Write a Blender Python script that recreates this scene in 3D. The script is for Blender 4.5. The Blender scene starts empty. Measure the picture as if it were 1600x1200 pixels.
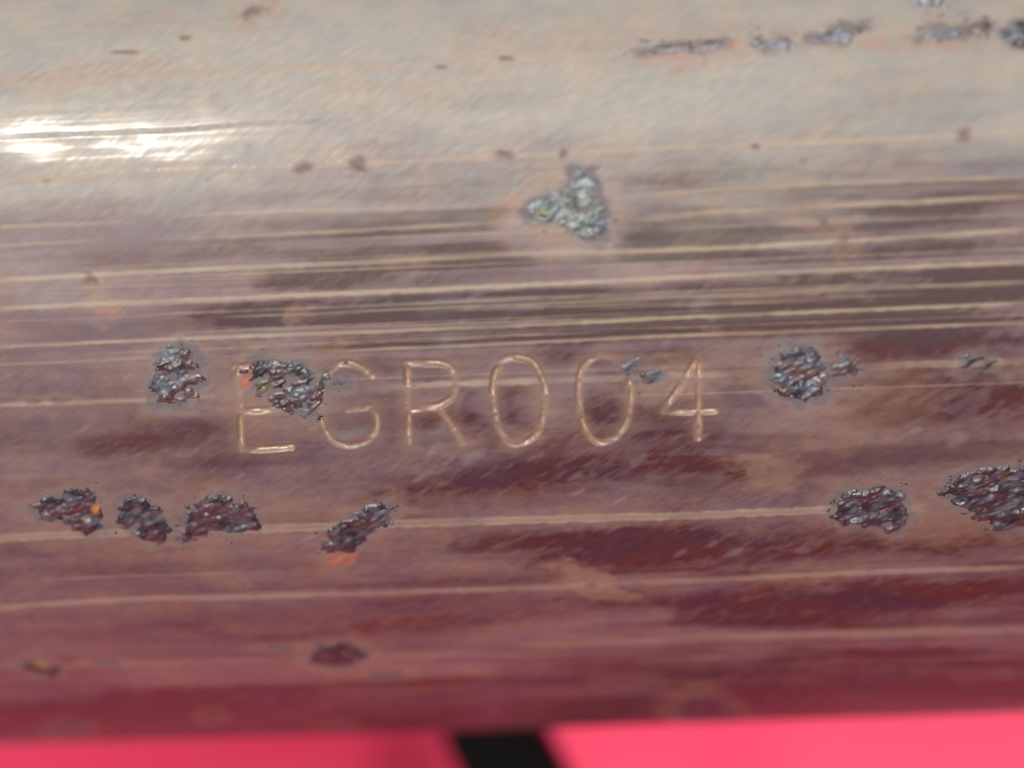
import bpy, math, random
import numpy as np
from mathutils import Matrix, Vector

# ------------------------------------------------------------------ camera, light, exposure
PX = 2.5e-5                      # one working unit in metres (a 54 mm tube)
R = 1080.0                       # tube radius in working units
DIST, FOC = 4931.0, 4116.0       # camera distance to the axis, focal length in units of picture width 1600
ELEV, ROLL, YAW, OFF = math.radians(62), math.radians(-2.25), math.radians(3.6), -443.0
FLOOR_GAP = 46.0                 # strap thickness: the tube lies on the strap

sc = bpy.context.scene
C = sc.collection


def rot(axis, a):
    return np.array(Matrix.Rotation(a, 3, axis))


_base = np.array([[1, 0, 0], [0, math.sin(ELEV), -math.cos(ELEV)], [0, math.cos(ELEV), math.sin(ELEV)]], float)
# columns: right, up, back
CAM = _base @ rot('Y', YAW) @ rot('Z', ROLL)
TARGET = _base[:, 1] * OFF + _base[:, 2] * 815.0
CPOS = TARGET + CAM[:, 2] * (DIST - 815.0)


def pixel_ray(x, y):
    v = np.stack([(np.asarray(x, float) - 800) / FOC, (600 - np.asarray(y, float)) / FOC, -np.ones_like(np.asarray(x, float))], -1)
    d = v @ CAM.T
    return d / np.linalg.norm(d, axis=-1, keepdims=True)


PHI0 = math.radians(62)


def on_tube(x, y):
    """points of the photograph -> (distance along the tube, distance round the tube)"""
    d = pixel_ray(x, y)
    o = CPOS
    a = d[..., 1]**2 + d[..., 2]**2
    b = o[1] * d[..., 1] + o[2] * d[..., 2]
    c = o[1]**2 + o[2]**2 - R * R
    t = (-b - np.sqrt(np.maximum(b * b - a * c, 0))) / a
    p = o + d * t[..., None]
    phi = np.arctan2(p[..., 2], -p[..., 1])
    return np.stack([p[..., 0], R * (PHI0 - phi)], -1)


def on_floor(x, y, z):
    d = pixel_ray(x, y)
    return CPOS + d * ((z - CPOS[2]) / d[..., 2])[..., None]


cam_data = bpy.data.cameras.new('camera')
cam = bpy.data.objects.new('camera', cam_data)
C.objects.link(cam)
m4 = Matrix([[*CAM[i], CPOS[i] * PX] for i in range(3)] + [[0, 0, 0, 1]])
cam.matrix_world = m4
cam_data.sensor_width = 36
cam_data.lens = 36 * FOC / 1600
cam_data.clip_start, cam_data.clip_end = 0.002, 50
cam_data.dof.use_dof = True
cam_data.dof.focus_distance = (DIST - 815 - 105) * PX
cam_data.dof.aperture_fstop = 21
sc.camera = cam

# sun: its mirror image sits on the tube at the photograph's bright streak
HX, HY = 170, 210
uw = on_tube(np.array([HX]), np.array([HY]))[0]
ph = PHI0 - uw[1] / R
nrm = np.array([0, -math.cos(ph), math.sin(ph)])
vd = pixel_ray(np.array([HX]), np.array([HY]))[0]
SUN = vd - 2 * vd.dot(nrm) * nrm          # towards the sun
SUN_EL, SUN_AZ = math.asin(SUN[2]), math.atan2(SUN[0], SUN[1])
sl = bpy.data.lights.new('sun', 'SUN')
sl.energy, sl.angle, sl.color = 3.4, math.radians(0.6), (1.0, 0.94, 0.83)
sun = bpy.data.objects.new('sun', sl)
C.objects.link(sun)
sun.rotation_euler = Vector(SUN).to_track_quat('Z', 'Y').to_euler()
w = bpy.data.worlds.new('World')
sc.world = w
w.use_nodes = True
nt = w.node_tree
sky = nt.nodes.new('ShaderNodeTexSky')
sky.sky_type, sky.sun_disc = 'NISHITA', False
sky.sun_elevation, sky.sun_rotation = SUN_EL, SUN_AZ
sky.dust_density = 3.0
nt.nodes['Background'].inputs['Strength'].default_value = 0.13
nt.links.new(sky.outputs[0], nt.nodes['Background'].inputs['Color'])
vs = sc.view_settings
vs.view_transform, vs.look, vs.exposure, vs.gamma = 'Standard', 'None', 0.0, 1.0

# ------------------------------------------------------------------ noise and masks


def vnoise(x, y, seed):
    xi, yi = np.floor(x), np.floor(y)
    fx, fy = x - xi, y - yi
    fx, fy = fx * fx * fx * (fx * (fx * 6 - 15) + 10), fy * fy * fy * (fy * (fy * 6 - 15) + 10)
    xi, yi = xi.astype(np.int64), yi.astype(np.int64)

    def h(a, b):
        n = (a * 374761393 + b * 668265263 + seed * 974711 + 12345) & 0xffffffff
        n = ((n ^ (n >> 13)) * 1274126177) & 0xffffffff
        n = ((n ^ (n >> 16)) * 2246822519) & 0xffffffff
        return ((n ^ (n >> 15)) & 0xffff) / 65535.0
    a, b = h(xi, yi), h(xi + 1, yi)
    c, d = h(xi, yi + 1), h(xi + 1, yi + 1)
    return (a + (b - a) * fx) * (1 - fy) + (c + (d - c) * fx) * fy


def fbm(x, y, seed, octs=4, gain=0.5):
    s, a, t = 0, 1, 0
    for i in range(octs):
        s = s + a * vnoise(x * 2**i + 17.3 * i, y * 2**i + 5.1 * i, seed + i * 31)
        t += a
        a *= gain
    return s / t


def sstep(a, b, x):
    t = np.clip((x - a) / (b - a), 0, 1)
    return t * t * (3 - 2 * t)


CA, SA = math.cos(math.radians(31)), math.sin(math.radians(31))


def grain(u, v, along, across):
    """coordinates of a grain that runs obliquely up to the right, imitating camera-shake streaks"""
    return (u * CA - v * SA) / along, (u * SA + v * CA) / across


def seg_dist(px, py, pts, closed=False):
    best = np.full(px.shape, 1e9)
    n = len(pts)
    for i in range(n if closed else n - 1):
        a, b = pts[i], pts[(i + 1) % n]
        ab = b - a
        t = np.clip(((px - a[0]) * ab[0] + (py - a[1]) * ab[1]) / max(ab.dot(ab), 1e-9), 0, 1)
        best = np.minimum(best, (px - a[0] - t * ab[0])**2 + (py - a[1] - t * ab[1])**2)
    return np.sqrt(best)


def inside(px, py, pts):
    r = np.zeros(px.shape, bool)
    n = len(pts)
    for i in range(n):
        (x0, y0), (x1, y1) = pts[i], pts[(i + 1) % n]
        if y0 == y1:
            continue
        c = ((y0 > py) != (y1 > py)) & (px < (x1 - x0) * (py - y0) / (y1 - y0) + x0)
        r ^= c
    return r


def sdist(px, py, pts):
    d = seg_dist(px, py, pts, True)
    return np.where(inside(px, py, pts), d, -d)


def smooth_line(pts, n=6):
    """Catmull-Rom through the points"""
    p = np.asarray(pts, float)
    q = np.vstack([2 * p[0] - p[1], p, 2 * p[-1] - p[-2]])
    out = []
    for i in range(1, len(q) - 2):
        for k in range(n):
            t = k / n
            a, b, c, d = q[i - 1], q[i], q[i + 1], q[i + 2]
            out.append(0.5 * (2 * b + (c - a) * t + (2 * a - 5 * b + 4 * c - d) * t * t + (3 * b - a - 3 * c + d) * t**3))
    out.append(p[-1])
    return np.array(out)


def blob_pts(cx, cy, rx, ry, ang=0, n=14):
    t = np.linspace(0, 2 * math.pi, n, endpoint=False)
    a = math.radians(ang)
    x, y = rx * np.cos(t), ry * np.sin(t)
    return np.stack([cx + x * math.cos(a) + y * math.sin(a), cy - x * math.sin(a) + y * math.cos(a)], -1)


def tube_pts(pts):
    p = np.asarray(pts, float)
    return on_tube(p[:, 0], p[:, 1])


# ------------------------------------------------------------------ what is on the tube (photograph points)
LETTERS = [
    ('E', [[(366, 573), (380, 573), (412, 570), (447, 568)], [(372, 575), (374, 640), (378, 703)], [(377, 642), (405, 641), (432, 638)],
           [(379, 703), (420, 702), (456, 698)]]),
    ('G', [smooth_line([(581, 586), (562, 573), (541, 567), (521, 573), (509, 588), (502, 608), (499, 632), (501, 655), (509, 676), (526, 692), (552, 697),
                        (577, 686), (588, 668), (587, 648), (578, 635)]), [(578, 635), (560, 637), (543, 639)]]),
    ('R', [[(636, 568), (637, 630), (638, 690)], smooth_line([(633, 567), (665, 567), (690, 568), (704, 576), (711, 592), (710, 610), (702, 624), (686, 634), (665, 636), (642, 639)]),
           [(687, 637), (703, 662), (722, 692)]]),
    ('zero', [smooth_line([(800, 557), (783, 566), (773, 586), (769, 612), (772, 642), (780, 670), (800, 693), (822, 690), (840, 674), (850, 645), (853, 615),
                           (845, 585), (829, 564), (800, 557)])]),
    ('zero', [smooth_line([(937, 554), (917, 565), (907, 586), (904, 614), (907, 646), (916, 672), (934, 690), (960, 684), (977, 662), (984, 635), (985, 608),
                           (978, 580), (961, 560), (937, 554)])]),
    ('four', [[(1091, 557), (1064, 600), (1036, 642)], [(1036, 643), (1075, 644), (1118, 641)], [(1092, 559), (1092, 620), (1091, 684)]]),
]
# pale drawn lines: points, half width, strength, warm share
LINES = [
    ([(-60, 134), (200, 122), (400, 108), (700, 99), (990, 80), (1360, 52), (1660, 36)], 5, .45, .9),
    ([(-60, 284), (250, 271), (520, 258), (780, 245), (1100, 229), (1300, 221), (1660, 203)], 4.5, .75, .5),
    ([(230, 342), (400, 332), (640, 325), (780, 318)], 3.0, .75, .2),
    ([(960, 306), (1150, 295), (1300, 287), (1660, 274)], 4, .7, .3),
    ([(-60, 357), (100, 351), (210, 345)], 3.5, .7, .4),
    ([(240, 375), (400, 368), (600, 358), (800, 347)], 3.5, .9, .2),
    ([(960, 348), (1125, 331), (1250, 325), (1400, 317), (1660, 304)], 5, .85, .5),
    ([(-60, 388), (80, 380), (160, 377)], 3, .5, .5),
    ([(-60, 442), (200, 427), (400, 417), (575, 410), (800, 397), (965, 393), (1150, 387), (1350, 375), (1660, 356)], 4.5, .9, .3),
    ([(-60, 486), (180, 474), (350, 467), (500, 460), (800, 447), (1200, 427), (1660, 407)], 4.5, 1.15, .15),
    ([(320, 496), (450, 492), (600, 485), (800, 476), (1050, 465), (1300, 452), (1660, 438)], 2.6, .6, .1),
    ([(-60, 545), (225, 532), (480, 522), (800, 510), (1050, 497), (1250, 489), (1660, 471)], 3.6, .85, .4),
    ([(-60, 573), (175, 562), (330, 556)], 3, .5, .5),
    ([(470, 551), (800, 537), (1050, 525), (1300, 516), (1660, 502)], 3.2, .8, .3),
    ([(-60, 635), (225, 625), (350, 619)], 4.5, .65, .6),
    ([(575, 606), (800, 597), (890, 594), (1110, 585), (1200, 580)], 6.5, .7, .6),
    ([(1320, 577), (1400, 572), (1660, 562)], 7.0, .75, .7),
    ([(-60, 843), (150, 834), (300, 830), (400, 827), (615, 819), (800, 813), (1050, 806), (1290, 797), (1480, 792)], 10, .75, .5),
    ([(-60, 954), (200, 936), (400, 932), (800, 919), (1100, 906), (1300, 897), (1660, 884)], 7, .65, .35),
    ([(-60, 1044), (450, 1030), (800, 1020)], 6, .35, .5),
    ([(800, 1010), (1050, 1000), (1300, 992), (1660, 980)], 13, .5, .3),
    ([(150, 1070), (550, 1061), (780, 1055)], 5, .35, .3),
    ([(900, 1056), (1200, 1040), (1660, 1022)], 4, .25, .2),
]
DARK_LINES = [
    ([(-60, 217), (250, 204), (400, 193), (640, 185)], 2.4, 1.0),
    ([(280, 924), (600, 914), (1000, 893), (1300, 882), (1660, 866)], 3.0, .8),
    ([(150, 831), (280, 820), (520, 812)], 2.5, .6),
    ([(280, 916), (700, 906), (1000, 886), (1400, 868), (1660, 858)], 1.8, .5),
    ([(-60, 1036), (250, 1020), (480, 1015), (800, 1006)], 2.5, .35),
    ([(-60, 456), (300, 450), (700, 440)], 2, .3),
]
# rust scabs: outline, tone (cool, neutral, maroon), relief, name hint
SCABS = [
    ([(824, 326), (848, 303), (880, 297), (897, 264), (926, 274), (941, 310), (950, 356), (936, 378), (900, 367), (868, 348), (835, 348)], 'pale', 11, 'largest scab, blue grey and jagged, above the letters'),
    ([(250, 552), (275, 540), (300, 547), (306, 572), (319, 595), (302, 622), (270, 636), (243, 628), (238, 603), (243, 575)], 'cool', 9, 'upright grey scab left of the letter E'),
    ([(388, 580), (420, 562), (470, 568), (496, 595), (500, 628), (482, 654), (452, 642), (428, 622), (395, 612)], 'cool', 10, 'grey scab eaten through the letter E'),
    ([(506, 592), (530, 588), (546, 600), (532, 614), (510, 612)], 'cool', 4, None),
    ([(1208, 562), (1236, 538), (1268, 540), (1280, 560), (1290, 590), (1282, 617), (1250, 629), (1213, 612), (1203, 588)], 'cool', 10, 'grey scab right of the figure 4'),
    ([(1300, 575), (1320, 560), (1342, 568), (1345, 582), (1322, 594), (1306, 590)], 'cool', 6, None),
    ([(1504, 562), (1528, 554), (1553, 562), (1550, 576), (1528, 582), (1508, 576)], 'cool', 4, None),
    ([(50, 790), (90, 778), (135, 767), (155, 785), (159, 826), (132, 834), (100, 815), (60, 812)], 'neutral', 8, 'leftmost scab of the lower row'),
    ([(188, 785), (225, 780), (255, 802), (264, 826), (240, 852), (214, 840), (188, 815)], 'neutral', 8, None),
    ([(278, 842), (298, 800), (330, 774), (362, 778), (400, 805), (405, 826), (370, 831), (322, 826), (300, 846)], 'neutral', 9, None),
    ([(508, 852), (520, 830), (560, 804), (592, 786), (613, 800), (605, 819), (575, 836), (550, 862), (518, 863)], 'neutral', 9, 'slanting scab with orange rust below it'),
    ([(1303, 802), (1320, 775), (1370, 764), (1411, 770), (1416, 806), (1396, 832), (1360, 821), (1318, 817)], 'neutral', 10, None),
    ([(1476, 770), (1500, 745), (1550, 734), (1640, 733), (1640, 822), (1560, 826), (1528, 802), (1488, 787)], 'neutral', 10, None),
    ([(483, 1036), (500, 1010), (540, 1002), (576, 1020), (560, 1037), (520, 1044)], 'maroon', 7, None),
    ([(24, 1040), (60, 1028), (96, 1040), (92, 1058), (60, 1055)], 'maroon', 6, None),
    ([(1052, 1106), (1085, 1092), (1130, 1096), (1172, 1124), (1080, 1126)], 'maroon', 4, None),
    ([(72, 1140), (100, 1128), (138, 1134), (130, 1146), (90, 1150)], 'maroon', 4, None),
    ([(505, 1132), (530, 1126), (552, 1131), (535, 1138)], 'maroon', 3, None),
    ([(998, 78), (1030, 70), (1080, 70), (1128, 64), (1130, 74), (1090, 80), (1040, 84), (1005, 86)], 'flat', 2.5, None),
    ([(1178, 66), (1200, 60), (1235, 64), (1236, 72), (1200, 74)], 'flat', 2.5, None),
    ([(1264, 66), (1270, 56), (1320, 46), (1362, 40), (1352, 56), (1300, 66), (1272, 72)], 'flat', 2.5, None),
    ([(1440, 52), (1480, 44), (1540, 36), (1545, 50), (1500, 58), (1455, 60)], 'flat', 2.5, None),
    ([(1566, 46), (1590, 32), (1640, 30), (1640, 80), (1596, 76), (1576, 62)], 'cool', 5, None),
    ([(1426, -4), (1450, -12), (1480, -8), (1470, 3), (1440, 4)], 'flat', 3, None),
    ([(970, 572), (980, 564), (992, 568), (994, 580), (980, 584)], 'cool', 4, None),
    ([(998, 586), (1015, 580), (1042, 588), (1030, 600), (1005, 596)], 'cool', 4, None),
]
SPOTS = [(55, 628, 14, 6), (95, 626, 16, 6), (475, 263, 12, 8), (560, 258, 12, 9), (787, 245, 12, 9), (1315, 378, 9, 10), (135, 437, 11, 11),
         (375, 912, 7, 6), (1180, 230, 8, 5), (1510, 212, 10, 8), (1283, 346, 8, 9), (195, 82, 20, 4), (290, 57, 7, 4), (400, 21, 14, 10), (880, 241, 7, 5),
         (330, 1120, 14, 6), (440, 1012, 26, 5), (165, 1034, 24, 5), (600, 1052, 28, 7), (1205, 735, 10, 7), (790, 92, 14, 5), (690, 106, 9, 3), (925, 915, 10, 4)]
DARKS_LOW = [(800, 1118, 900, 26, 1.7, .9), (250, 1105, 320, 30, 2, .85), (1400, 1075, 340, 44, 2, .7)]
WARM = [(950, 62, 260, 34, 2, .5), (150, 118, 240, 22, 3, .6), (620, 140, 200, 22, 3, .35), (1450, 120, 160, 16, 3, .3), (250, 30, 160, 14, 3, .35), (160, 470, 48, 24, -30, .9), (465, 488, 26, 14, 30, .6), (630, 408, 40, 16, 0, .55), (1285, 350, 48, 24, 0, .85), (1318, 385, 20, 18, 0, .6),
        (910, 905, 48, 26, -20, .75), (950, 925, 60, 14, -10, .7), (1207, 735, 56, 34, 10, .7), (1265, 590, 90, 60, 0, .55), (882, 332, 112, 74, 0, .8),
        (280, 590, 70, 70, 0, .55), (430, 600, 95, 70, 0, .6), (1050, 595, 90, 36, 15, .8), (1120, 545, 90, 26, 20, .45), (1340, 640, 150, 60, 10, .45), (250, 815, 250, 50, 4, .5),
        (1450, 790, 190, 60, 0, .45), (560, 830, 80, 50, 20, .5), (1070, 85, 100, 22, 3, .8), (1240, 70, 90, 18, 3, .5), (1490, 55, 80, 26, 4, .6), (1540, 570, 70, 20, 0, .5),
        (1085, 1095, 60, 30, 0, .4), (530, 1025, 70, 30, 0, .35), (1240, 900, 60, 20, 10, .35), (1350, 590, 60, 25, 0, .5), (480, 555, 80, 22, 15, .4), (90, 800, 90, 45, 0, .35),
        (450, 1180, 30, 8, 0, .0), (560, 250, 60, 18, 0, .45), (400, 20, 40, 24, 10, .6)]
ORANGE = [(388, 592, 13, 17, 10, 1.0), (536, 873, 29, 10, 4, .95), (152, 793, 9, 9, 0, .8), (540, 820, 14, 6, 10, .35), (1420, 85, 10, 5, 0, .0), (1315, 1064, 8, 4, 0, .0),
          (66, 1036, 8, 5, 10, .35), (1370, 70, 30, 8, 0, .4), (1040, 92, 40, 5, 3, .45), (1150, 68, 16, 6, 0, .5), (1480, 72, 14, 7, 0, .4), (170, 487, 22, 7, 8, .4)]
DARKS = [(1110, 272, 130, 20, 3, .8), (1090, 358, 110, 14, 3, .95), (1120, 400, 140, 10, 3, .8), (1440, 350, 120, 16, 3, .6), (1400, 395, 220, 12, 3, .75), (1390, 295, 200, 9, 3, .35),
         (505, 440, 120, 12, 4, .85), (375, 485, 80, 10, 4, .9), (400, 505, 60, 8, 3, .6), (730, 433, 90, 9, 4, .7), (720, 386, 70, 13, 3, .6), (540, 392, 60, 14, 15, .45),
         (740, 338, 60, 9, 3, .75), (700, 465, 320, 8, 3, .7), (1200, 448, 420, 9, 3, .75), (1250, 478, 380, 10, 3, .85), (700, 497, 230, 9, 3, .75), (640, 530, 170, 9, 3, .75), (1000, 515, 260, 9, 3, .6),
         (1400, 505, 220, 10, 3, .75), (1440, 540, 160, 17, 5, .7), (870, 550, 60, 12, 10, .6), (590, 570, 20, 14, 0, .4), (690, 590, 24, 14, 0, .5), (600, 660, 30, 30, 0, .3),
         (810, 635, 28, 44, 0, .6), (945, 630, 28, 50, 0, .7), (945, 700, 180, 46, 8, .6), (690, 655, 30, 30, 0, .5), (740, 660, 26, 50, 0, .6), (1460, 622, 90, 40, 0, .85), (1560, 610, 60, 44, 20, .75), (1580, 660, 40, 20, 0, .5),
         (250, 690, 110, 34, 8, .5), (330, 720, 90, 26, 8, .4), (850, 740, 260, 26, 8, .85), (1090, 735, 60, 20, 0, .55), (760, 770, 200, 14, 3, .6), (1000, 850, 180, 30, 4, .9), (1230, 855, 180, 30, 4, .8), (800, 845, 90, 18, 3, .6),
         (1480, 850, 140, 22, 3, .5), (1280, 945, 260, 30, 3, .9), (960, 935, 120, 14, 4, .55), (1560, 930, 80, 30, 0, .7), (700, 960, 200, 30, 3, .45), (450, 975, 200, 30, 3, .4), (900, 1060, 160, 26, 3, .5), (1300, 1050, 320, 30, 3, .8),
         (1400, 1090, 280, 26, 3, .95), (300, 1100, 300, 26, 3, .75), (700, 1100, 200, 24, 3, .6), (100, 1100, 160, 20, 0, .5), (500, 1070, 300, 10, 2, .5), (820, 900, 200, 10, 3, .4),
         (180, 400, 60, 10, 3, .4), (350, 390, 60, 9, 3, .5), (110, 320, 60, 10, 3, .35), (640, 290, 90, 10, 3, .3), (740, 290, 60, 16, 20, .4), (1330, 172, 120, 12, 3, .25), (1540, 250, 90, 28, 0, .4)]
GREYS = [(1550, 250, 90, 30, 0, .5), (740, 285, 70, 22, 20, .4), (560, 270, 80, 18, 10, .3), (690, 470, 40, 14, 30, .3), (525, 600, 30, 20, 0, .5), (1325, 577, 36, 20, 0, .5), (700, 530, 22, 10, 30, .5), (430, 545, 50, 8, 25, .4),
         (930, 330, 80, 70, 0, .25), (1010, 590, 40, 20, 0, .4), (540, 678, 34, 8, 8, .6), (230, 815, 60, 40, 0, .3), (1210, 160, 200, 30, 3, .3), (1500, 170, 150, 30, 3, .35), (1040, 100, 60, 14, 4, .2), (300, 330, 120, 30, 5, .25), (1530, 567, 40, 20, 0, .4),
         (890, 595, 30, 6, 3, .4), (925, 590, 20, 6, 3, .5)]
FLECKS = [(750, 460, 26, 5, 30), (1095, 478, 16, 7, 20), (1115, 495, 10, 6, 40), (690, 668, 14, 5, 35), (678, 702, 16, 6, 40), (700, 720, 12, 5, 40), (660, 742, 18, 5, 30), (1062, 864, 12, 4, 30), (1115, 850, 9, 3, 30), (1432, 674, 10, 6, 20), (1255, 860, 14, 5, 10),
          (1150, 862, 14, 6, 10), (200, 588, 8, 3, 30), (1490, 690, 18, 9, 30), (130, 672, 10, 3, 30), (740, 715, 22, 8, 30), (1000, 720, 16, 6, 40), (372, 746, 9, 3, 35), (480, 840, 12, 4, 30), (1040, 535, 10, 4, 20), (970, 780, 12, 3, 30), (900, 770, 14, 3, 20)]
STREAKS = 34

# ------------------------------------------------------------------ tube grid and its fields
rng = np.random.default_rng(5)
s_dense = np.arange(-1010, 1010.1, 1.75)
s_all = np.concatenate([np.linspace(-8200, -1010, 40)[:-1], s_dense, np.linspace(1010, 8200, 40)[1:]])
p_top, p_bot = math.radians(88), math.radians(-30)
arc = [R * (PHI0 - p_top)]
while arc[-1] < R * (PHI0 - p_bot):
    f = PHI0 - arc[-1] / R
    arc.append(arc[-1] + (1.9 if f > math.radians(15) else 2.8))
w_dense = np.array(arc)
w_back = np.linspace(w_dense[-1], w_dense[0] + 2 * math.pi * R, 90)[1:-1]
w_all = np.concatenate([w_dense, w_back])
NU, NW = len(s_all), len(w_all)
U, Wd = np.meshgrid(s_all, w_all)          # (NW, NU)

wob = (fbm(U / 60, Wd / 60, 3, 3) - .5) * 2
wob2 = (fbm(U / 60, Wd / 60, 4, 3) - .5) * 2
fine = fbm(U / 14, Wd / 14, 8, 3) - .5
fld = {k: np.zeros_like(U) for k in ('line', 'dark', 'warm', 'orange', 'grey', 'groove', 'fleck', 'spot', 'h')}
fld['letter_id'] = np.full(U.shape, -1, int)
fld['line_id'] = np.full(U.shape, -1, int)


def window(pts, pad):
    lo, hi = pts.min(0) - pad, pts.max(0) + pad
    a0, a1 = np.searchsorted(s_all, [lo[0], hi[0]])
    b0, b1 = np.searchsorted(w_all[:len(w_dense)], [lo[1], hi[1]])
    return slice(b0, b1), slice(a0, a1)


wob_l = (fbm(U / 170, Wd / 30, 6, 5) - .5) * 2
wob_f = (fbm(U / 34, Wd / 20, 17, 5, .62) - .5) * 2
wob_g = (fbm(U / 34, Wd / 20, 18, 5, .62) - .5) * 2
wob_w = (fbm(U / 150, Wd / 34, 7, 5) - .5) * 2


def paint(key, pts, soft, amount, ragged=8.0, long=False):
    q = tube_pts(pts)
    sl_ = window(q, soft + ragged + 4)
    u, v = U[sl_], Wd[sl_]
    if u.size == 0:
        return
    if long:
        d = sdist(u + 2.6 * ragged * wob_l[sl_] + ragged * wob[sl_], v + .9 * ragged * wob_w[sl_] + .8 * ragged * fine[sl_], q)
    else:
        d = sdist(u + ragged * (.6 * wob[sl_] + 1.5 * wob_f[sl_]), v + ragged * (.4 * wob2[sl_] + 1.3 * wob_g[sl_]), q)
    f = fld[key]
    f[sl_] = np.maximum(f[sl_], amount * sstep(-soft, soft, d))


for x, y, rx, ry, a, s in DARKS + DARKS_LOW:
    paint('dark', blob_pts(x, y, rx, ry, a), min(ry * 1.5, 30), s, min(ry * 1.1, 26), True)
for x, y, rx, ry, a, s in WARM:
    if s:
        paint('warm', blob_pts(x, y, rx, ry, a), min(ry * .45, 26) if ry < 34 else 24, s, min(ry * .95, 30))
for x, y, rx, ry, a, s in ORANGE:
    if s:
        paint('orange', blob_pts(x, y, rx, ry, a), min(ry * .7, 6), s, min(ry * .9, 11))
for x, y, rx, ry, a, s in GREYS:
    paint('grey', blob_pts(x, y, rx, ry, a), min(ry * .9, 16), s, min(ry, 20))
for x, y, rx, ry in SPOTS:
    paint('spot', blob_pts(x, y, rx, ry), ry * .8, .85, ry * 1.0)
    paint('warm', blob_pts(x, y, rx * 2.2, ry * 2.0), ry, .45, ry)
for x, y, rx, ry, a in FLECKS:
    paint('fleck', blob_pts(x, y, rx, ry, a), ry * .8, .7, ry * .8)
for i in range(150):
    x, y = rng.uniform(0, 1600), rng.uniform(240, 1090)
    r_ = rng.uniform(1.5, 3.5)
    paint('fleck' if rng.random() < .6 else 'spot', blob_pts(x, y, r_ * rng.uniform(1.5, 3), r_, rng.uniform(10, 45), 8), r_ * .8, rng.uniform(.15, .5), r_ * .7)
for pts, tone, rel, hint in SCABS:
    q = np.array(pts, float)
    c = q.mean(0)
    grow = 1.3 if tone != 'maroon' else 1.15
    paint('grey', c + (q - c) * grow, 12, .75 if tone in ('cool', 'pale', 'flat') else .45, 9)
    paint('spot', c + (q - c) * 1.18, 8, .75, 16)
    paint('grey', c + (q - c) * 1.1, 8, .65, 14)
    paint('warm', c + (q - c) * 1.55, 14, .6, 16)

_r = random.Random(11)
for _ in range(46):                        # faint hair scratches, thickest in the band above the letters
    y0 = _r.gauss(490, 60) if _r.random() < .6 else _r.uniform(120, 1080)
    if 560 < y0 < 800:
        y0 -= 170
    x0 = _r.uniform(-80, 1200)
    x1 = x0 + _r.uniform(120, 900)
    k_ = -(.046 - .00002 * y0) + _r.uniform(-.004, .004)
    LINES.append(([(x0, y0 + k_ * (x0 - 800)), ((x0 + x1) / 2, y0 + k_ * ((x0 + x1) / 2 - 800)), (x1, y0 + k_ * (x1 - 800))], _r.uniform(1.2, 2.4), _r.uniform(.25, .65), .1))
for _ in range(22):
    y0 = _r.uniform(150, 1080)
    x0 = _r.uniform(-80, 1200)
    x1 = x0 + _r.uniform(150, 800)
    k_ = -(.046 - .00002 * y0)
    DARK_LINES.append(([(x0, y0 + k_ * (x0 - 800)), ((x0 + x1) / 2, y0 + k_ * ((x0 + x1) / 2 - 800)), (x1, y0 + k_ * (x1 - 800))], _r.uniform(1.2, 2.5), _r.uniform(.3, .6)))
LINE_KEEP = {1, 3, 5, 6, 8, 9, 11, 13, 15, 16, 17, 18, 20}
line_names = {}
for i, (pts, hw, s, warm) in enumerate(LINES):
    q = tube_pts(smooth_line(pts, 8))
    sl_ = window(q, hw * 3)
    u, v = U[sl_], Wd[sl_]
    hw = hw * .88
    d = np.abs(seg_dist(u, v + .9 * (vnoise(u / 55, v * 0 + i, 21) - .5) + .45 * fine[sl_], q))
    amt = np.clip(.22 + 1.25 * fbm(u / 90, v / 40 + i, 50 + i, 3), .2, 1.15)
    amt = amt * sstep(-10, 110, u - q[0, 0]) * sstep(-10, 110, q[-1, 0] - u)
    edge = sstep(hw * 1.25, hw * .45, d + hw * .7 * fine[sl_])
    if hw >= 6:                                   # wide bands carry two brighter rims
        edge = edge * (.62 + .45 * np.exp(-((d - hw * .72) / (hw * .25))**2))
    fld['line'][sl_] = np.maximum(fld['line'][sl_], s * amt * edge)
    fld['warm'][sl_] = np.maximum(fld['warm'][sl_], warm * .45 * sstep(hw * 2.4, hw * .4, d))
    fld['h'][sl_] += .22 * s * amt * np.exp(-(d / (hw * .8))**2)
    if i in LINE_KEEP:
        fld['line_id'][sl_] = np.where(d < hw * .95, i, fld['line_id'][sl_])
for i, (pts, hw, s) in enumerate(DARK_LINES):
    q = tube_pts(smooth_line(pts, 8))
    sl_ = window(q, hw * 3)
    u, v = U[sl_], Wd[sl_]
    d = seg_dist(u, v + 1.5 * fine[sl_], q)
    e = s * np.clip(.2 + 1.1 * fbm(u / 70, v / 30, 90 + i, 3), 0, 1) * sstep(hw * 1.3, hw * .3, d)
    e = .7 * e * sstep(-10, 160, u - q[0, 0]) * sstep(-10, 200, q[-1, 0] - u)
    fld['dark'][sl_] = np.maximum(fld['dark'][sl_], e)
    fld['h'][sl_] -= .3 * e

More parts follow.
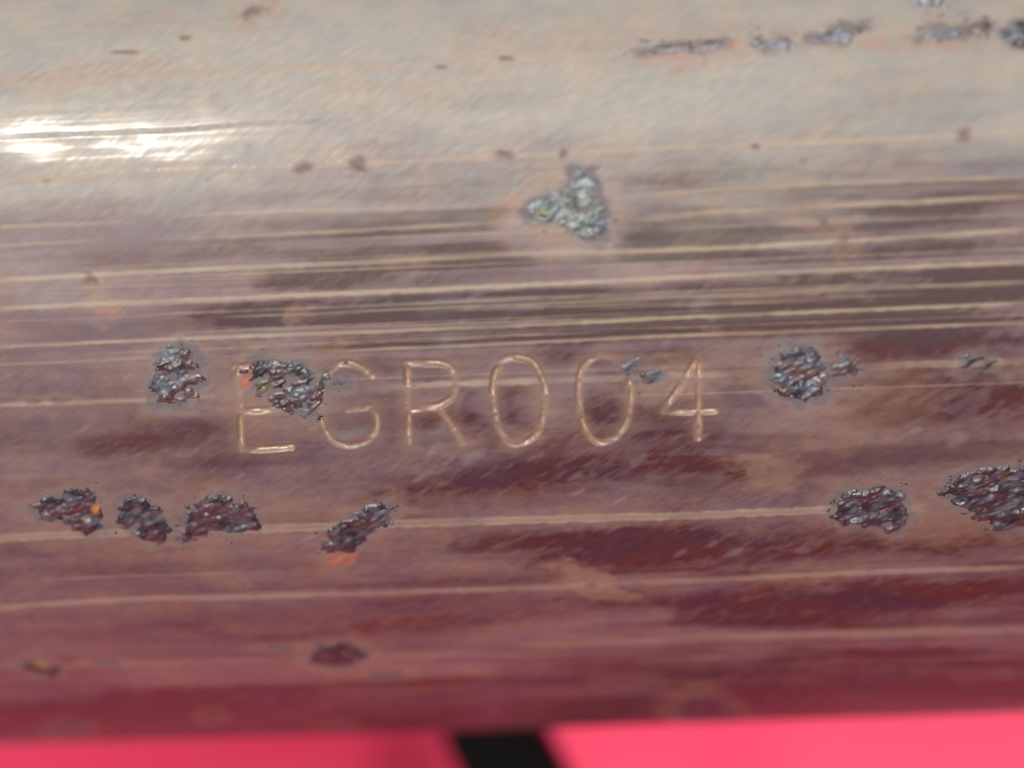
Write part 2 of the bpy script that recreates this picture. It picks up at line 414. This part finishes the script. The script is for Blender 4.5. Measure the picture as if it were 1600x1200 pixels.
HW = 5.5
for i, (name, strokes) in enumerate(LETTERS):
    allq = [tube_pts(np.array(s, float)) for s in strokes]
    sl_ = window(np.vstack(allq), 40)
    u, v = U[sl_], Wd[sl_]
    d = np.full(u.shape, 1e9)
    for k, q in enumerate(allq):
        dd = seg_dist(u + 1.1 * wob[sl_], v + 1.1 * wob2[sl_], q)
        d = np.minimum(d, dd)
    # punch pressed unevenly: deeper low down, shallow on the uprights
    press = np.clip(.60 + 2.9 * (fbm(u / 34, v / 22, 70 + i, 3) - .5), .10, 1.25)
    g = np.clip(1 - (d / HW)**2, 0, 1)
    fld['h'][sl_] += -5.0 * press * (.45 * g + .55 * np.sqrt(np.clip(1 - d / HW, 0, 1)**2 + .03) * (d < HW)) + .25 * press * np.exp(-((d - HW - 2.2) / 2.4)**2)
    fld['groove'][sl_] = np.maximum(fld['groove'][sl_], sstep(HW + 2, HW - 3.5, d + 3 * fine[sl_]) * (.22 + .6 * press))
    fld['warm'][sl_] = np.maximum(fld['warm'][sl_], .35 * sstep(26, 6, d))
    fld['dark'][sl_] *= 1 - .8 * sstep(HW + 4, HW - 1, d)
    fld['line'][sl_] *= 1 - .7 * sstep(HW + 1, HW - 3, d)
    fld['letter_id'][sl_] = np.where(d < HW + 1.2, i, fld['letter_id'][sl_])
fld['line_id'][fld['letter_id'] >= 0] = -1

# general film: streaks along the tube, cloudy patches, oblique grain
cloud = fbm(U / 210, Wd / 95, 11, 5)
streak = fbm(U / 520, Wd / 9, 12, 3)
streak2 = fbm(U / 260, Wd / 26, 13, 4)
gx, gy = grain(U, Wd, 34, 7)
obl = fbm(gx, gy, 14, 3)
gx, gy = grain(U, Wd, 13, 3.2)
obl2 = fbm(gx, gy, 15, 2)
film = .50 + .75 * (cloud - .5) + .30 * (streak - .5) + .5 * (streak2 - .5) + .34 * (obl - .5)
film = np.clip(film + .42 * (fbm(U / 15, Wd / 10, 71, 4, .6) - .5), 0, 1)
mott = sstep(.40, .72, fbm(U / 200 + 9, Wd / 30, 16, 6) + .2 * (obl - .5))
band_c = on_tube(np.array([900., 900.]), np.array([300., 545.]))[:, 1]
band = sstep(band_c[0] - 60, band_c[0] + 70, Wd) * sstep(band_c[1] + 50, band_c[1] - 40, Wd) * sstep(-620, -150, U + 160 * wob_l)
bands = sstep(.40, .56, fbm(U / 1400, Wd / 15, 61, 2)) * sstep(.30, .52, fbm(U / 260, Wd / 24, 62, 4) + .15 * (obl - .5))
halo_ = on_tube(np.array([885.]), np.array([330.]))[0]
bands *= sstep(75, 125, np.hypot(U - halo_[0], (Wd - halo_[1]) * 1.25) + 22 * wob)
top_sheen = sstep(-.05, .55, (on_tube(np.array([800.]), np.array([420.]))[0, 1] - Wd) / 480 + .5 * (cloud - .5) + .35 * (streak2 - .5) + .2 * (obl - .5)) * (np.abs(Wd) < R * 1.5)  # upper side paler: broad sky and sun sheen painted in, ragged edge
sheen_mask = np.clip(top_sheen, 0, 1)
right_low = sstep(-500, 500, U)
fld['dark'] = np.clip(fld['dark'] * (.50 + .8 * sstep(.32, .62, obl * .40 + obl2 * .25 + cloud * .35)) + .85 * band * bands + .55 * mott * (.45 + .55 * right_low) * (1 - .7 * sheen_mask), 0, 1)
fld['orange'] *= np.clip(-.1 + 1.1 * obl2 + .9 * fbm(U / 9, Wd / 6, 19, 3), 0, 1)
fld['warm'] = np.clip(fld['warm'] * (.35 + 1.2 * fbm(U / 36, Wd / 22, 33, 5, .6)), 0, 1)
fld['spot'] *= np.clip(.55 + 1.3 * obl2 * obl + .5 * fbm(U / 10, Wd / 6, 77, 3), 0, 1)
fld['h'] += 2.2 * (fbm(U / 420, Wd / 150, 40, 2) - .5) + .05 * (obl - .5) + .035 * (obl2 - .5) + .2 * (streak - .5) - .15 * fld['spot'] - .25 * fld['dark'] + .5 * fld['warm'] * (obl2 - .4)

for x, y, r_, sl0 in ((58, 243, 36, .022), (285, 232, 60, .013), (120, 225, 26, -.016), (215, 228, 22, .02)):
    q = on_tube(np.array([x * 1.0]), np.array([y * 1.0]))[0]
    fld['h'] += sl0 * (Wd - q[1]) * np.exp(-((U - q[0])**2 + (Wd - q[1])**2) / r_**2)
phi = PHI0 - Wd / R


def to_xyz(u, v, h):
    p = PHI0 - v / R
    return np.stack([u, -(R + h) * np.cos(p), (R + h) * np.sin(p)], -1) * PX


P = to_xyz(U, Wd, fld['h'])
du = np.empty_like(P)
du[:, 1:-1] = P[:, 2:] - P[:, :-2]
du[:, 0], du[:, -1] = P[:, 1] - P[:, 0], P[:, -1] - P[:, -2]
dv = np.roll(P, -1, 0) - np.roll(P, 1, 0)
N = np.cross(dv, du)
N /= np.linalg.norm(N, axis=-1, keepdims=True)
if (N[NW // 4, NU // 2] * P[NW // 4, NU // 2])[1:].sum() < 0:
    N = -N

# ------------------------------------------------------------------ materials


def mat(name):
    m = bpy.data.materials.new(name)
    m.use_nodes = True
    return m, m.node_tree, m.node_tree.nodes['Principled BSDF']


def add(nt, t, **kw):
    n = nt.nodes.new(t)
    for k, v in kw.items():
        setattr(n, k, v)
    return n


def mixc(nt, fac, a, b, blend='MIX'):
    n = add(nt, 'ShaderNodeMix', data_type='RGBA', blend_type=blend)
    for sock, v in ((n.inputs[0], fac), (n.inputs[6], a), (n.inputs[7], b)):
        if isinstance(v, bpy.types.NodeSocket):
            nt.links.new(v, sock)
        elif isinstance(v, (int, float)):
            sock.default_value = v
        else:
            sock.default_value = (*v, 1)
    return n.outputs[2]


def math_n(nt, op, a, b=0.0, c=None, clamp=False):
    n = add(nt, 'ShaderNodeMath', operation=op, use_clamp=clamp)
    for i, v in enumerate((a, b) if c is None else (a, b, c)):
        if isinstance(v, bpy.types.NodeSocket):
            nt.links.new(v, n.inputs[i])
        else:
            n.inputs[i].default_value = v
    return n.outputs[0]


def uw_coords(nt, along, across, ang=0.0):
    a = add(nt, 'ShaderNodeAttribute', attribute_name='unrolled')
    mp = add(nt, 'ShaderNodeMapping', vector_type='TEXTURE')
    mp.inputs['Rotation'].default_value = (0, 0, ang)
    mp.inputs['Scale'].default_value = (along, across, 1)
    nt.links.new(a.outputs['Vector'], mp.inputs['Vector'])
    return mp.outputs[0]


def tube_material():
    m, nt, b = mat('tarnished_brown_metal')
    L = nt.links.new
    ca = add(nt, 'ShaderNodeAttribute', attribute_name='wear_a')
    cb = add(nt, 'ShaderNodeAttribute', attribute_name='wear_b')
    sa, sb = add(nt, 'ShaderNodeSeparateColor'), add(nt, 'ShaderNodeSeparateColor')
    L(ca.outputs['Color'], sa.inputs[0])
    L(cb.outputs['Color'], sb.inputs[0])
    film, dark, line, warm = sa.outputs[0], sa.outputs[1], sa.outputs[2], ca.outputs['Alpha']
    orange, grey, groove, fleck = sb.outputs[0], sb.outputs[1], sb.outputs[2], cb.outputs['Alpha']
    spot = add(nt, 'ShaderNodeAttribute', attribute_name='spot').outputs['Fac']
    n1 = add(nt, 'ShaderNodeTexNoise')
    n1.inputs['Scale'].default_value = 1.0
    n1.inputs['Detail'].default_value = 5
    L(uw_coords(nt, 26, 6, math.radians(-31)), n1.inputs['Vector'])
    n2 = add(nt, 'ShaderNodeTexNoise')
    n2.inputs['Scale'].default_value = 1.0
    n2.inputs['Detail'].default_value = 6
    L(uw_coords(nt, 90, 60), n2.inputs['Vector'])
    fl = math_n(nt, 'ADD', film, math_n(nt, 'MULTIPLY', math_n(nt, 'SUBTRACT', n1.outputs[0], .5), .85), clamp=True)
    col = mixc(nt, fl, (.074, .038, .043), (.165, .104, .090))
    hue = mixc(nt, math_n(nt, 'MULTIPLY_ADD', n2.outputs[0], 2.6, -.85, clamp=True), (.82, .76, .98), (1.16, 1.0, .80))
    col = mixc(nt, 1.0, col, hue, 'MULTIPLY')
    n3 = add(nt, 'ShaderNodeTexNoise')
    n3.inputs['Scale'].default_value = 1.0
    n3.inputs['Detail'].default_value = 4
    L(uw_coords(nt, 210, 70), n3.inputs['Vector'])
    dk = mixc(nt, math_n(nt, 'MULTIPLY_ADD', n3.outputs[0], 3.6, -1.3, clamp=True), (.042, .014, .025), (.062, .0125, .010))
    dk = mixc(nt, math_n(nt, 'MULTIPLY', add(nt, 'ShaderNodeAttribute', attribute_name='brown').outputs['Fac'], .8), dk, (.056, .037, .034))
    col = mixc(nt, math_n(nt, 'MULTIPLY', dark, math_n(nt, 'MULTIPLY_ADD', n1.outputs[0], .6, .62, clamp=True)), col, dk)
    sheen_fac = add(nt, 'ShaderNodeAttribute', attribute_name='top_sheen').outputs['Fac']
    col = mixc(nt, math_n(nt, 'MULTIPLY', sheen_fac, .75), col, mixc(nt, math_n(nt, 'MULTIPLY_ADD', n2.outputs[0], 2.4, -.7, clamp=True), (.168, .172, .150), (.252, .216, .155)))  # beige sheen of the lit top mixed into the base colour
    col = mixc(nt, math_n(nt, 'MULTIPLY', warm, .85), col, (.195, .110, .070))
    col = mixc(nt, math_n(nt, 'MULTIPLY', grey, .75), col, (.125, .130, .145))
    col = mixc(nt, math_n(nt, 'MULTIPLY', line, .85), col, (.30, .225, .160))
    col = mixc(nt, math_n(nt, 'MULTIPLY', groove, .75), col, (.34, .225, .140))
    col = mixc(nt, math_n(nt, 'MULTIPLY', spot, .62), col, (.050, .034, .042))
    col = mixc(nt, math_n(nt, 'MULTIPLY', fleck, .28), col, (.26, .22, .23))
    col = mixc(nt, orange, col, mixc(nt, math_n(nt, 'MULTIPLY_ADD', n1.outputs[0], 3.2, -1.1, clamp=True), (.17, .060, .040), (.36, .105, .050)))
    L(col, b.inputs['Base Color'])
    b.inputs['Metallic'].default_value = 0.0
    b.inputs['IOR'].default_value = 1.95
    rg = math_n(nt, 'MULTIPLY_ADD', dark, -.09, .58)
    rg = math_n(nt, 'MULTIPLY_ADD', line, .10, rg)
    L(math_n(nt, 'MULTIPLY_ADD', dark, -.25, .36), b.inputs['Specular IOR Level'])
    rg = math_n(nt, 'MULTIPLY_ADD', groove, -.18, rg)
    rg = math_n(nt, 'MULTIPLY_ADD', math_n(nt, 'SUBTRACT', n1.outputs[0], .5), .25, rg, clamp=True)
    rg = math_n(nt, 'MULTIPLY_ADD', spot, .25, rg, clamp=True)
    L(rg, b.inputs['Roughness'])
    L(math_n(nt, 'MULTIPLY', math_n(nt, 'SUBTRACT', 1.0, math_n(nt, 'MAXIMUM', spot, line), clamp=True), .038), b.inputs['Coat Weight'])
    b.inputs['Coat Roughness'].default_value = .12
    bp = add(nt, 'ShaderNodeBump')
    bp.inputs['Strength'].default_value = .24
    bp.inputs['Distance'].default_value = 1.6e-5
    L(n1.outputs[0], bp.inputs['Height'])
    L(bp.outputs[0], b.inputs['Normal'])
    return m


def scab_material():
    m, nt, b = mat('flaking_rust_scab')
    L = nt.links.new
    c = add(nt, 'ShaderNodeAttribute', attribute_name='tint')
    n1 = add(nt, 'ShaderNodeTexNoise')
    n1.inputs['Scale'].default_value = 1.0
    n1.inputs['Detail'].default_value = 5
    L(uw_coords(nt, 22, 7, math.radians(-31)), n1.inputs['Vector'])
    n1.inputs['Detail'].default_value = 2
    col = mixc(nt, math_n(nt, 'MULTIPLY_ADD', n1.outputs[0], 3.2, -1.0, clamp=True), (.28, .25, .26), (1.05, 1.05, 1.1))
    L(mixc(nt, 1.0, c.outputs['Color'], col, 'MULTIPLY'), b.inputs['Base Color'])
    b.inputs['Metallic'].default_value = 0.0
    b.inputs['IOR'].default_value = 1.55
    L(math_n(nt, 'MULTIPLY_ADD', n1.outputs[0], .5, .17), b.inputs['Roughness'])
    bp = add(nt, 'ShaderNodeBump')
    bp.inputs['Strength'].default_value = .6
    bp.inputs['Distance'].default_value = 3e-5
    L(n1.outputs[0], bp.inputs['Height'])
    L(bp.outputs[0], b.inputs['Normal'])
    return m


def inner_material():
    m, nt, b = mat('dull_inner_metal')
    n = add(nt, 'ShaderNodeTexNoise')
    n.inputs['Scale'].default_value = 900
    nt.links.new(mixc(nt, n.outputs[0], (.08, .05, .045), (.18, .12, .10)), b.inputs['Base Color'])
    b.inputs['Roughness'].default_value = .65
    return m


def red_material():
    m, nt, b = mat('pinkish_red_paint')
    tc = add(nt, 'ShaderNodeTexCoord')
    n = add(nt, 'ShaderNodeTexNoise')
    n.inputs['Scale'].default_value = 160
    n.inputs['Detail'].default_value = 4
    nt.links.new(tc.outputs['Object'], n.inputs['Vector'])
    nt.links.new(mixc(nt, n.outputs[0], (.80, .050, .125), (.86, .066, .155)), b.inputs['Base Color'])
    b.inputs['Roughness'].default_value = .5
    return m


def strap_material():
    m, nt, b = mat('black_webbing')
    tc = add(nt, 'ShaderNodeTexCoord')
    wv = add(nt, 'ShaderNodeTexWave')
    wv.inputs['Scale'].default_value = 900
    wv.inputs['Distortion'].default_value = 1
    nt.links.new(tc.outputs['Object'], wv.inputs['Vector'])
    nt.links.new(mixc(nt, wv.outputs[0], (.0015, .0015, .0017), (.004, .004, .0045)), b.inputs['Base Color'])
    b.inputs['Roughness'].default_value = .7
    b.inputs['Specular IOR Level'].default_value = .08
    return m


M_TUBE, M_SCAB, M_IN, M_RED, M_STRAP = tube_material(), scab_material(), inner_material(), red_material(), strap_material()

# ------------------------------------------------------------------ building meshes


def tag(o, label=None, cat=None, kind=None):
    if label:
        o['label'] = label
    if cat:
        o['category'] = cat
    if kind:
        o['kind'] = kind
    return o


def mesh_from(name, co, quads, material, normals=None):
    me = bpy.data.meshes.new(name)
    me.vertices.add(len(co))
    me.vertices.foreach_set('co', np.ascontiguousarray(co, np.float32).ravel())
    nq = len(quads)
    me.loops.add(nq * 4)
    me.loops.foreach_set('vertex_index', np.ascontiguousarray(quads, np.int32).ravel())
    me.polygons.add(nq)
    me.polygons.foreach_set('loop_start', np.arange(nq, dtype=np.int32) * 4)
    me.update(calc_edges=True)
    me.polygons.foreach_set('use_smooth', np.ones(nq, bool))
    if normals is not None:
        me.normals_split_custom_set_from_vertices(np.ascontiguousarray(normals, np.float32))
    me.materials.append(material)
    return me


def attr(me, name, typ, data):
    a = me.attributes.new(name, typ, 'POINT')
    key = {'FLOAT': 'value', 'FLOAT_VECTOR': 'vector', 'FLOAT_COLOR': 'color'}[typ]
    a.data.foreach_set(key, np.ascontiguousarray(data, np.float32).ravel())


def link(name, me, parent=None):
    o = bpy.data.objects.new(name, me)
    C.objects.link(o)
    o.parent = parent
    return o


tube = bpy.data.objects.new('metal_tube', None)
C.objects.link(tube)
tube.empty_display_size = .01
tag(tube, 'weathered brown metal tube with rust scabs and stamped EGR004', 'tube')

co = P.reshape(-1, 3)
nn = N.reshape(-1, 3)
ii = np.arange(NW * NU).reshape(NW, NU)
nxt = np.roll(ii, -1, 0)
quads = np.stack([ii[:, :-1], nxt[:, :-1], nxt[:, 1:], ii[:, 1:]], -1).reshape(-1, 4)
# outward winding
q0 = co[quads[len(quads) // 3]]
if np.dot(np.cross(q0[1] - q0[0], q0[2] - q0[0]), nn[quads[len(quads) // 3][0]]) < 0:
    quads = quads[:, ::-1]
lid = fld['letter_id'].ravel()[quads].max(1)
nid = fld['line_id'].ravel()[quads].max(1)
nid[lid >= 0] = -1
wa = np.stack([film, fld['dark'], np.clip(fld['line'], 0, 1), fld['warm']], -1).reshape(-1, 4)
wb = np.stack([fld['orange'], np.clip(fld['grey'] * (.4 + .9 * obl), 0, 1), fld['groove'], fld['fleck']], -1).reshape(-1, 4)
sp = fld['spot'].ravel()
unr = np.stack([U, Wd, U * 0], -1).reshape(-1, 3)


def tube_piece(name, mask, label=None):
    f = quads[mask]
    if len(f) == 0:
        return None
    used, inv = np.unique(f, return_inverse=True)
    me = mesh_from(name, co[used], inv.reshape(-1, 4), M_TUBE, nn[used])
    attr(me, 'wear_a', 'FLOAT_COLOR', wa[used])
    attr(me, 'wear_b', 'FLOAT_COLOR', wb[used])
    attr(me, 'spot', 'FLOAT', sp[used])
    attr(me, 'brown', 'FLOAT', band.ravel()[used])
    attr(me, 'top_sheen', 'FLOAT', top_sheen.ravel()[used])
    attr(me, 'unrolled', 'FLOAT_VECTOR', unr[used])
    o = link(name, me, tube)
    if label:
        o['label'] = label
    return o


tube_piece('body', (lid < 0) & (nid < 0))
words = ['letter E stamped into the metal, half eaten by rust', 'letter G stamped into the metal', 'letter R stamped into the metal',
         'figure 0 stamped right after the R', 'figure 0 stamped right before the 4', 'figure 4 stamped into the metal']
for i, t in enumerate(words):
    tube_piece('stamped_character', lid == i, t)
for i in sorted(LINE_KEEP):
    tube_piece('drawn_line', nid == i)

# tube wall at both ends and the bore
a = np.linspace(0, 2 * math.pi, 128, endpoint=False)
rings = []
for u, r in ((-8200, R), (-8200, R - 70), (8200, R - 70), (8200, R)):
    rings.append(np.stack([np.full_like(a, u), r * np.cos(a), r * np.sin(a)], -1) * PX)
rc = np.vstack(rings)
k = np.arange(128)
k1 = (k + 1) % 128
bq = np.vstack([np.stack([j * 128 + k, j * 128 + k1, (j + 1) * 128 + k1, (j + 1) * 128 + k], -1) for j in range(3)])
link('bore', mesh_from('bore', rc, bq, M_IN), tube)

TINT = {'pale': ((.30, .35, .36), (.12, .14, .145), (.17, .18, .14)), 'cool': ((.098, .110, .128), (.022, .022, .027), (.11, .05, .045)),
        'neutral': ((.088, .080, .096), (.022, .016, .021), (.075, .032, .034)), 'maroon': ((.055, .036, .042), (.024, .014, .018), (.05, .022, .022)), 'flat': ((.15, .18, .225), (.10, .095, .115), (.15, .085, .06))}
ACCENTS = [(66, 1036, 16, (.42, .27, .06)), (152, 793, 10, (.38, .14, .03)), (418, 608, 15, (.15, .12, .055)), (448, 602, 11, (.03, .018, .012)), (486, 628, 9, (.018, .010, .012)),
           (848, 332, 12, (.20, .20, .11)), (1246, 548, 14, (.022, .024, .03)), (1398, 800, 13, (.018, .016, .02)), (1570, 745, 12, (.10, .06, .035)), (120, 790, 10, (.09, .03, .035))]
for si, (pts, tone, rel, hint) in enumerate(SCABS):
    q = tube_pts(np.array(pts, float))
    lo, hi = q.min(0) - 36, q.max(0) + 36
    st = 1.25 if (hi - lo).prod() < 22000 else 1.5
    us, ws = np.arange(lo[0], hi[0], st), np.arange(lo[1], hi[1], st)
    u, v = np.meshgrid(us, ws)
    gx, gy = grain(u, v, 22, 8.0)
    n_a = fbm(u / 18, v / 12, 200 + si, 4) - .5 + .6 * (fbm(gx, gy, 250 + si, 3) - .5)
    n_b = fbm(u / 18, v / 12, 300 + si, 4) - .5
    d = sdist(u + 28 * n_a, v + 24 * n_b, q) + (1.5 if (hi - lo).prod() > 14000 else 5) + (4 if 'through' in (hint or '') or tone == 'neutral' else 0)
    d = np.maximum(d, np.where(d > -17, 30 * (fbm(u / 8, v / 6, 270 + si, 2) - .735), -99))
    gx, gy = grain(u, v, 27, 9.5)
    j1 = fbm(gx, gy, 400 + si, 2)
    lump = fbm(u / 19, v / 13, 500 + si, 4)
    crag = 1 - np.abs(2 * fbm(u / 19, v / 15, 600 + si, 2) - 1) * 2.2
    hgt = sstep(-3, 9, d) * (.62 * rel * (.1 + .95 * lump * lump * 1.5 + .65 * (j1 - .45) + .15 * crag)) - (2.4 if tone != 'flat' else 1.0) + 1.2 * sstep(-2, 4, d)
    hgt = hgt + rel * .22 * (fbm(gx * 2.2, gy * 2.2, 700 + si, 2) - .5) * sstep(0, 8, d)
    hgt = np.where(d < -3, -6, hgt)
    keep = d > -5
    c0, c1, c2 = (np.array(x) for x in TINT[tone])
    t1 = sstep(.36, .60, .5 * fbm(gx * .8, gy * .8, 800 + si, 3) + .5 * fbm(u / 20, v / 15, 820 + si, 4))[..., None]
    t2 = sstep(.42, .66, fbm(u / 34, v / 24, 900 + si, 2) + .25 * ((v - v.mean()) / np.ptp(v)))[..., None]
    low = sstep(.55, .25, (hgt / max(rel, 1)))[..., None]
    col = c0 * (1 - t1) + c1 * t1
    col = col * (1 - .75 * t2) + c2 * .75 * t2
    for ax, ay, ar, ac in ACCENTS:
        aq = on_tube(np.array([ax * 1.0]), np.array([ay * 1.0]))[0]
        ad = np.hypot(u - aq[0], v - aq[1]) + 9 * n_a
        col = col + (np.array(ac) - col) * (.9 * sstep(ar * 1.2, ar * .5, ad))[..., None]
    X = to_xyz(u, v, hgt).reshape(-1, 3)
    nv, nu_ = u.shape
    ix = np.arange(nv * nu_).reshape(nv, nu_)
    f = np.stack([ix[:-1, :-1], ix[1:, :-1], ix[1:, 1:], ix[:-1, 1:]], -1).reshape(-1, 4)
    f = f[keep.ravel()[f].all(1)]
    p0 = X[f[0]]
    out = X[f[0][0]] * [0, 1, 1]
    if np.dot(np.cross(p0[1] - p0[0], p0[2] - p0[0]), out) < 0:
        f = f[:, ::-1]
    used, inv = np.unique(f, return_inverse=True)
    me = mesh_from('rust_scab', X[used], inv.reshape(-1, 4), M_SCAB)
    attr(me, 'tint', 'FLOAT_COLOR', np.concatenate([col.reshape(-1, 3)[used], np.ones((len(used), 1))], 1))
    attr(me, 'unrolled', 'FLOAT_VECTOR', np.stack([u, v, u * 0], -1).reshape(-1, 3)[used])
    o = link('rust_scab', me, tube)
    if hint:
        o['label'] = hint

# ------------------------------------------------------------------ what lies under the tube
ZF = -R - FLOOR_GAP - 6
gxs = np.sign(np.linspace(-1, 1, 181)) * np.abs(np.linspace(-1, 1, 181))**2 * 9000
gys = np.linspace(-4200, 4200, 181)
gu, gv = np.meshgrid(gxs, gys)
_v = on_floor(np.array([400., 1200.]), np.array([1185., 1170.]), ZF)
_rise = 380 * sstep(-190, -420, gu) * (.85 + .15 * np.cos((gu + 420) / 260)) * sstep(-2600, -900, gu) - 60 * sstep(250, 500, gu) * sstep(2600, 900, gu)
sheet_z = ZF - 14 + _rise * np.exp(-((gv - _v[0][1] + 420) / 520)**2) + 14 * (fbm(gu / 900, gv / 2600, 60, 2) - .5)
sheet = np.stack([gu, gv, sheet_z], -1).reshape(-1, 3) * PX
ix = np.arange(181 * 181).reshape(181, 181)
sq = np.stack([ix[:-1, :-1], ix[:-1, 1:], ix[1:, 1:], ix[1:, :-1]], -1).reshape(-1, 4)
nb = len(sheet)
edge = np.concatenate([ix[0, :], ix[1:, -1], ix[-1, -2::-1], ix[-2:0:-1, 0]])
below = sheet[edge] - [0, 0, 120 * PX]
ek = np.arange(len(edge))
skirt = np.stack([edge, nb + ek, nb + np.roll(ek, -1), np.roll(edge, -1)], -1)
panel = link('red_panel', mesh_from('red_panel', np.vstack([sheet, below]), np.vstack([sq, skirt]), M_RED))
tag(panel, 'bright pinkish red panel showing below the lower edge of the tube', 'panel')

zt = ZF + 6 + FLOOR_GAP
pl = on_floor(np.array([699., 719.]), np.array([1160., 1200.]), zt)
pr = on_floor(np.array([851., 880.]), np.array([1146., 1200.]), zt)
dirv = (pl[1] - pl[0]) / np.linalg.norm(pl[1] - pl[0]) + (pr[1] - pr[0]) / np.linalg.norm(pr[1] - pr[0])
dirv /= np.linalg.norm(dirv)
side = np.array([-dirv[1], dirv[0], 0])
mid = (pl[0] + pr[0]) / 2
half = abs((pr[0] - pl[0]).dot(side)) / 2 * 1.05
th = FLOOR_GAP + 6
prof = []
for t in np.linspace(-1, 1, 15):                 # woven strap with rolled edges, slightly crowned
    e = abs(t)
    prof.append((t * half, th * (1 - .55 * max(0, (e - .78) / .22)**2)))
prof += [(half, 4), (half * .9, -40), (-half * .9, -40), (-half, 4)]
prof = np.array(prof)
ts = np.linspace(-5200, 3400, 160)
rows = []
for t in ts:
    c = mid + dirv * t
    rows.append(np.stack([c[0] + side[0] * prof[:, 0], c[1] + side[1] * prof[:, 0], ZF + prof[:, 1] + 0 * prof[:, 0]], -1))
sv = np.array(rows).reshape(-1, 3) * PX
npf = len(prof)
ix = np.arange(len(ts) * npf).reshape(len(ts), npf)
sq = np.stack([ix[:-1], np.roll(ix, -1, 1)[:-1], np.roll(ix, -1, 1)[1:], ix[1:]], -1).reshape(-1, 4)
n_ = np.cross(sv[sq[3][1]] - sv[sq[3][0]], sv[sq[3][2]] - sv[sq[3][0]])
if n_[2] < 0:
    sq = sq[:, ::-1]
strap = link('black_strap', mesh_from('black_strap', sv, sq, M_STRAP))
tag(strap, 'flat black strap lying on the red panel and passing under the tube', 'strap')
